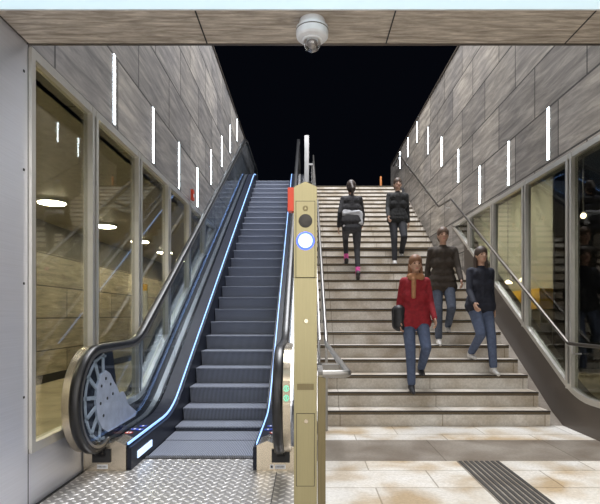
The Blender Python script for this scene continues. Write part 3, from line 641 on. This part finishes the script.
# ------------------------------------------------------------------ people
def blob(name, caps, ells, mt, parent, voxel=0.010, smooth=4):
    """one continuous surface grown over tapered capsules (p, q, rp, rq) and ellipsoids (c, radii)"""
    me = bpy.data.meshes.new(name); bm = bmesh.new()
    for p, q, ra, rb in caps:
        p, q = Vector(p), Vector(q); L = (q-p).length; st = max(1, int(L/(min(ra, rb)*0.35)))
        st = min(st, 14)
        for i in range(st+1):
            f = i/st; g = bmesh.ops.create_icosphere(bm, subdivisions=2, radius=ra+(rb-ra)*f)
            bmesh.ops.translate(bm, vec=p.lerp(q, f), verts=g['verts'])
    for c, rd in ells:
        g = bmesh.ops.create_icosphere(bm, subdivisions=3, radius=1.0)
        bmesh.ops.scale(bm, vec=rd, verts=g['verts']); bmesh.ops.translate(bm, vec=c, verts=g['verts'])
    bm.to_mesh(me); bm.free()
    o = bpy.data.objects.new(name+'_tmp', me); C.objects.link(o)
    r = o.modifiers.new('r', 'REMESH'); r.mode = 'VOXEL'; r.voxel_size = voxel
    s = o.modifiers.new('s', 'SMOOTH'); s.iterations = smooth; s.factor = 0.5
    dg = bpy.context.evaluated_depsgraph_get(); new = bpy.data.meshes.new_from_object(o.evaluated_get(dg))
    bpy.data.objects.remove(o); bpy.data.meshes.remove(me)
    for p in new.polygons: p.use_smooth = True
    new.name = name; new.materials.clear(); new.materials.append(mt)
    r = bpy.data.objects.new(name, new); C.objects.link(r); r.parent = parent; return r
def cloth(name, col, rough=0.85):
    return plain(name, col, rough, 0, 0.18, 25)
SK = plain('skin', (0.50, 0.30, 0.21), 0.5, 0, 0.05)
def ik(a, c, l1, l2, bend):
    a, c = Vector(a), Vector(c); d = c-a; L = min(d.length, (l1+l2)*0.995); u = d.normalized()
    x = (l1*l1-l2*l2+L*L)/(2*L); h = math.sqrt(max(0.0, l1*l1-x*x))
    b = Vector(bend); b = (b-u*b.dot(u)).normalized(); return a+u*x+b*h
def person(label, loc, yaw, H, feet, arms, wear, lean=0.05, hair='long', female=True):
    """loc: world point under the pelvis at the height of the lower foot; feet: local (x, y, z, pitch) of each ankle; arms: (swing, elbow bend)"""
    k = H/1.75; root = empty('person', label, 'person', loc, None); root.rotation_euler = (0, 0, yaw)
    hipz = 0.90; V = Vector
    def P(x, y, z): return V((x*k, (y+lean*max(0, z-0.9))*k, z*k))
    sw = 0.150 if female else 0.172
    hips = {s: P(0.088*s, 0, hipz) for s in (-1, 1)}; legs = {}
    for s, (fx, fy, fz, pt) in zip((-1, 1), feet):
        an = V((fx, fy, fz+0.085*k)); kn = ik(hips[s], an, 0.425*k, 0.415*k, (0, 1, 0.05)); legs[s] = (kn, an, pt)
    torso = lambda e: [(P(-0.075, 0, 0.93), P(0.075, 0, 0.93), (0.105+e)*k, (0.105+e)*k), (P(-0.045, 0.0, 1.08), P(0.045, 0.0, 1.08), (0.10+e)*k, (0.10+e)*k),
        (P(-0.07, 0.0, 1.22), P(0.07, 0.0, 1.22), (0.105+e)*k, (0.105+e)*k), (P(-sw+0.09, -0.005, 1.36), P(sw-0.09, -0.005, 1.36), (0.095+e)*k, (0.095+e)*k),
        (P(0, 0, 1.0), P(0, 0, 1.36), (0.10+e)*k, (0.105+e)*k), (P(-sw+0.01, -0.005, 1.40), P(sw-0.01, -0.005, 1.40), (0.052+e)*k, (0.052+e)*k)]
    armj = {}
    for s, (sg, eb, out) in zip((-1, 1), arms):
        sh = P(sw*s, -0.005, 1.395); d1 = V((out*s, math.sin(sg), -math.cos(sg))).normalized(); el = sh+d1*0.285*k
        d2 = V((out*s*0.3, math.sin(sg+eb), -math.cos(sg+eb))).normalized(); wr = el+d2*0.245*k; armj[s] = (sh, el, wr, d2)
    body = torso(0.0); ell = []
    neck = P(0, 0.0, 1.42); hd = P(0, 0.015, 1.63)
    body += [(neck, P(0, 0.01, 1.55), 0.055*k, 0.048*k)]
    ell += [(hd, (0.074*k, 0.094*k, 0.108*k)), (hd+V((0, 0.030, -0.052))*k, (0.055*k, 0.060*k, 0.060*k)), (hd+V((0, 0.098, -0.022))*k, (0.012*k, 0.018*k, 0.022*k))]
    for s in (-1, 1): ell.append((hd+V((0.075*s, -0.002, -0.012))*k, (0.010*k, 0.020*k, 0.030*k)))
    for s in (-1, 1):
        kn, an, pt = legs[s]
        body += [(hips[s], kn, 0.080*k, 0.052*k), (kn, an, 0.052*k, 0.036*k)]
        sh, el, wr, d2 = armj[s]; body += [(sh, el, 0.046*k, 0.036*k), (el, wr, 0.036*k, 0.026*k)]
        # hand: palm, four curled fingers, thumb from the side
        fw = V((0, 1, 0)); fw = (fw-d2*fw.dot(d2)).normalized(); inn = V((-s, 0, 0)); inn = (inn-d2*inn.dot(d2)-fw*inn.dot(fw)).normalized()
        pc = wr+d2*0.09*k
        for a in (-0.026, -0.009, 0.009, 0.026): body.append((wr+d2*0.02*k+fw*a*0.7*k, pc+fw*a*k, 0.014*k, 0.012*k))
        for a, ln in ((-0.028, 0.058), (-0.0095, 0.072), (0.0095, 0.078), (0.028, 0.070)):
            b0 = pc+fw*a*1.05*k; b1 = b0+(d2*0.85+inn*0.3).normalized()*ln*0.5*k; b2 = b1+(d2*0.45+inn*0.85).normalized()*ln*0.5*k
            body += [(b0, b1, 0.0088*k, 0.008*k), (b1, b2, 0.008*k, 0.007*k)]
        t0 = wr+d2*0.035*k+fw*0.030*k; t1 = t0+(d2*0.6+fw*0.7+inn*0.2).normalized()*0.035*k; t2 = t1+(d2*0.9+fw*0.15+inn*0.3).normalized()*0.028*k
        body += [(t0, t1, 0.0115*k, 0.010*k), (t1, t2, 0.010*k, 0.008*k)]
    blob('body', body, ell, SK, root, 0.0075, 2)
    # clothes
    top = torso(0.014); 
    he = wear.get('hem', 0.93)
    top = top[1:]+[(P(-0.085, 0, he), P(0.085, 0, he), 0.136*k, 0.136*k), (P(-0.075, 0, (he+1.06)/2), P(0.075, 0, (he+1.06)/2), 0.13*k, 0.13*k), (P(-0.06, 0, 1.06), P(0.06, 0, 1.06), 0.12*k, 0.12*k), (P(0, 0, 1.38), P(0, 0.005, 1.455), 0.075*k, 0.060*k)]
    for s in (-1, 1):
        sh, el, wr, d2 = armj[s]; top += [(sh, el, 0.057*k, 0.047*k), (el, wr-d2*0.01, 0.047*k, 0.038*k)]
    blob('jacket', top, [], cloth('jacket_cloth', wear['top']), root, 0.010)
    tr = [(P(-0.075, 0, 0.93), P(0.075, 0, 0.93), 0.117*k, 0.117*k), (P(-0.07, -0.02, 0.87), P(0.07, -0.02, 0.87), 0.105*k, 0.105*k)]
    for s in (-1, 1):
        kn, an, pt = legs[s]; e = wear.get('loose', 0.014); end = an+(kn-an).normalized()*wear.get('cuff', 0.03)*k
        tr += [(hips[s]-V((0, 0.005, 0)), kn, 0.096*k, (0.054+e)*k), (kn, end, (0.054+e)*k, (0.040+e)*k)]
    blob('trousers', tr, [], cloth('trouser_cloth', wear['legs']), root, 0.010)
    for s in (-1, 1):
        kn, an, pt = legs[s]; cp, sp = math.cos(pt), math.sin(pt)
        def F(y, z, x=0): return an+V((x*k, (y*cp-z*sp)*k, (y*sp+z*cp)*k))
        if wear.get('socks'): blob('sock', [(an+(kn-an).normalized()*0.10*k, an-V((0, 0, 0.02))*k, 0.046*k, 0.044*k)], [], cloth('sock_cloth', wear['socks']), root, 0.010)
        blob('shoe', [(F(-0.045, -0.042), F(0.06, -0.050), 0.040*k, 0.036*k), (F(0.06, -0.052, 0.006), F(0.155, -0.060, 0.004), 0.037*k, 0.026*k), (F(-0.03, -0.01), F(0.01, -0.02), 0.043*k, 0.042*k)], [], cloth('shoe_leather', wear['shoes'], 0.5), root, 0.009)
    hm = cloth('hair_strands', wear['hair'], 0.55)
    hc = [((hd+V((0, -0.012, 0.030))*k), (0.088*k, 0.102*k, 0.103*k)), ((hd+V((0, -0.045, -0.03))*k), (0.078*k, 0.068*k, 0.085*k))]
    caps = []
    if hair == 'pony': caps += [(hd+V((0, -0.10, 0.03))*k, hd+V((0.015, -0.155, -0.06))*k, 0.032*k, 0.034*k), (hd+V((0.015, -0.155, -0.06))*k, hd+V((0, -0.13, -0.20))*k, 0.034*k, 0.014*k)]
    if hair == 'long':
        for s in (-1, 1): caps += [(hd+V((0.070*s, -0.02, -0.02))*k, hd+V((0.080*s, 0.0, -0.21))*k, 0.028*k, 0.026*k)]
        caps += [(hd+V((-0.04, -0.06, -0.05))*k, hd+V((-0.03, -0.08, -0.24))*k, 0.05*k, 0.04*k), (hd+V((0.04, -0.06, -0.05))*k, hd+V((0.03, -0.08, -0.24))*k, 0.05*k, 0.04*k)]
    blob('hair', caps, hc, hm, root, 0.009, 3)
    em = cloth('eye_dark', (0.03, 0.02, 0.02), 0.2)
    for s in (-1, 1):
        q = MB(); c = hd+V((0.030*s, 0.084, 0.004))*k; q.lathe([(0.001, -0.009*k), (0.008*k, -0.006*k), (0.011*k, 0), (0.008*k, 0.006*k), (0.001, 0.009*k)], c, seg=14); q.build('eye', em, root, True)
        q = MB(); c = hd+V((0.030*s, 0.090, 0.026))*k; q.box(c.x-0.015*k, c.x+0.015*k, c.y-0.006, c.y+0.003, c.z-0.003, c.z+0.003); q.build('eyebrow', hm, root)
    q = MB(); c = hd+V((0, 0.088, -0.062))*k; q.lathe([(0.004, -0.020*k), (0.006*k, -0.010*k), (0.008*k, 0), (0.006*k, 0.010*k), (0.004, 0.020*k)], c, axis='X', seg=12); q.build('lips', cloth('lip_pink', (0.42, 0.14, 0.12), 0.4), root, True)
    return root, P, hd, k, armj
def stepz(n): return RISE*n
def stepy(n): return Y1+RUN*(n-1)
# runner going up, seen from behind
z0 = stepz(11)
r, P, hd, k, aj = person('woman in pink socks running up the steps, pale cloth tied round her waist', (0.84, 9.22, z0+0.08), 0.0, 1.80,
    [(-0.07, 0.36, RISE*2-0.08+0.0, 0.0), (0.10, -0.14, -0.03, -0.5)], [(-0.35, 0.8, 0.22), (0.30, 0.8, 0.22)],
    dict(top=(0.030, 0.028, 0.030), legs=(0.045, 0.045, 0.05), shoes=(0.03, 0.025, 0.025), socks=(0.85, 0.12, 0.42), hair=(0.045, 0.028, 0.02), hem=0.98, loose=0.004, cuff=0.07), 0.14, 'pony')
lg = cloth('pale_grey_cloth', (0.5, 0.5, 0.52))
o = blob('waist_cloth', [(P(-0.09, 0, 1.12), P(0.09, 0, 1.10), 0.122*k, 0.122*k)]+[(P(-0.13, -0.09, 1.115), P(0.12, -0.10, 1.15), 0.03*k, 0.035*k), (P(0.13, -0.08, 1.13), P(0.16, -0.07, 0.95), 0.045*k, 0.04*k), (P(-0.14, -0.07, 0.90), P(0.13, -0.09, 0.95), 0.028*k, 0.03*k)], [], lg, r, 0.010)
# dark clothed person coming down beside the right rail
person('person in black jacket and white shoes descending the upper steps below the landing', (1.80, 9.88, stepz(13)), PI, 1.72,
    [(-0.09, -0.07, RISE, 0.0), (0.09, 0.20, 0.0, -0.1)], [(-0.25, 0.35, 0.14), (0.3, 0.4, 0.14)],
    dict(top=(0.018, 0.018, 0.018), legs=(0.022, 0.022, 0.026), shoes=(0.6, 0.58, 0.56), hair=(0.06, 0.035, 0.02)), 0.02, 'short', False)
# person in red
r, P, hd, k, aj = person('person in dark red jacket and blue jeans with ginger scarf descending the lowest steps', (1.40, 6.45, stepz(2)), PI, 1.72,
    [(-0.09, -0.06, RISE, 0.0), (0.09, 0.22, 0.0, -0.1)], [(0.15, 0.5, 0.16), (-0.15, 0.5, 0.16)],
    dict(top=(0.26, 0.012, 0.020), legs=(0.075, 0.10, 0.17), shoes=(0.03, 0.03, 0.035), hair=(0.20, 0.09, 0.04), hem=0.88), 0.02, 'long')
blob('scarf', [(P(-0.06, 0.05, 1.46), P(0.06, 0.05, 1.46), 0.055*k, 0.055*k), (P(-0.06, -0.04, 1.47), P(0.06, -0.04, 1.47), 0.05*k, 0.05*k), (P(0.04, 0.11, 1.42), P(0.05, 0.145, 1.20), 0.032*k, 0.03*k)], [], cloth('ginger_wool', (0.36, 0.17, 0.08)), r, 0.010)
blob('shoulder_bag', [(P(0.21, 0.03, 1.02), P(0.21, 0.03, 0.84), 0.085*k, 0.09*k), (P(0.22, -0.06, 1.02), P(0.21, -0.06, 0.84), 0.08*k, 0.085*k)], [], cloth('bag_black', (0.015, 0.015, 0.018), 0.5), r, 0.010)
# two people by the right wall
person('person in navy jacket with blue jeans and white shoes stepping down nearest the right wall', (2.36, 6.80, stepz(3)), PI+0.1, 1.70,
    [(-0.09, 0.20, 0.0, -0.1), (0.09, -0.09, RISE, 0.0)], [(-0.3, 0.5, 0.16), (0.3, 0.5, 0.16)],
    dict(top=(0.016, 0.018, 0.030), legs=(0.085, 0.11, 0.18), shoes=(0.62, 0.60, 0.57), hair=(0.05, 0.03, 0.02)), 0.02, 'long')
person('person in dark brown coat and grey blue jeans walking down behind the red jacket', (2.02, 7.42, stepz(5)), PI-0.1, 1.72,
    [(-0.09, -0.08, RISE, 0.0), (0.09, 0.21, 0.0, -0.1)], [(0.3, 0.4, 0.14), (-0.3, 0.4, 0.14)],
    dict(top=(0.045, 0.034, 0.025), legs=(0.07, 0.085, 0.12), shoes=(0.55, 0.53, 0.50), hair=(0.10, 0.055, 0.03), hem=0.86), 0.02, 'short', False)
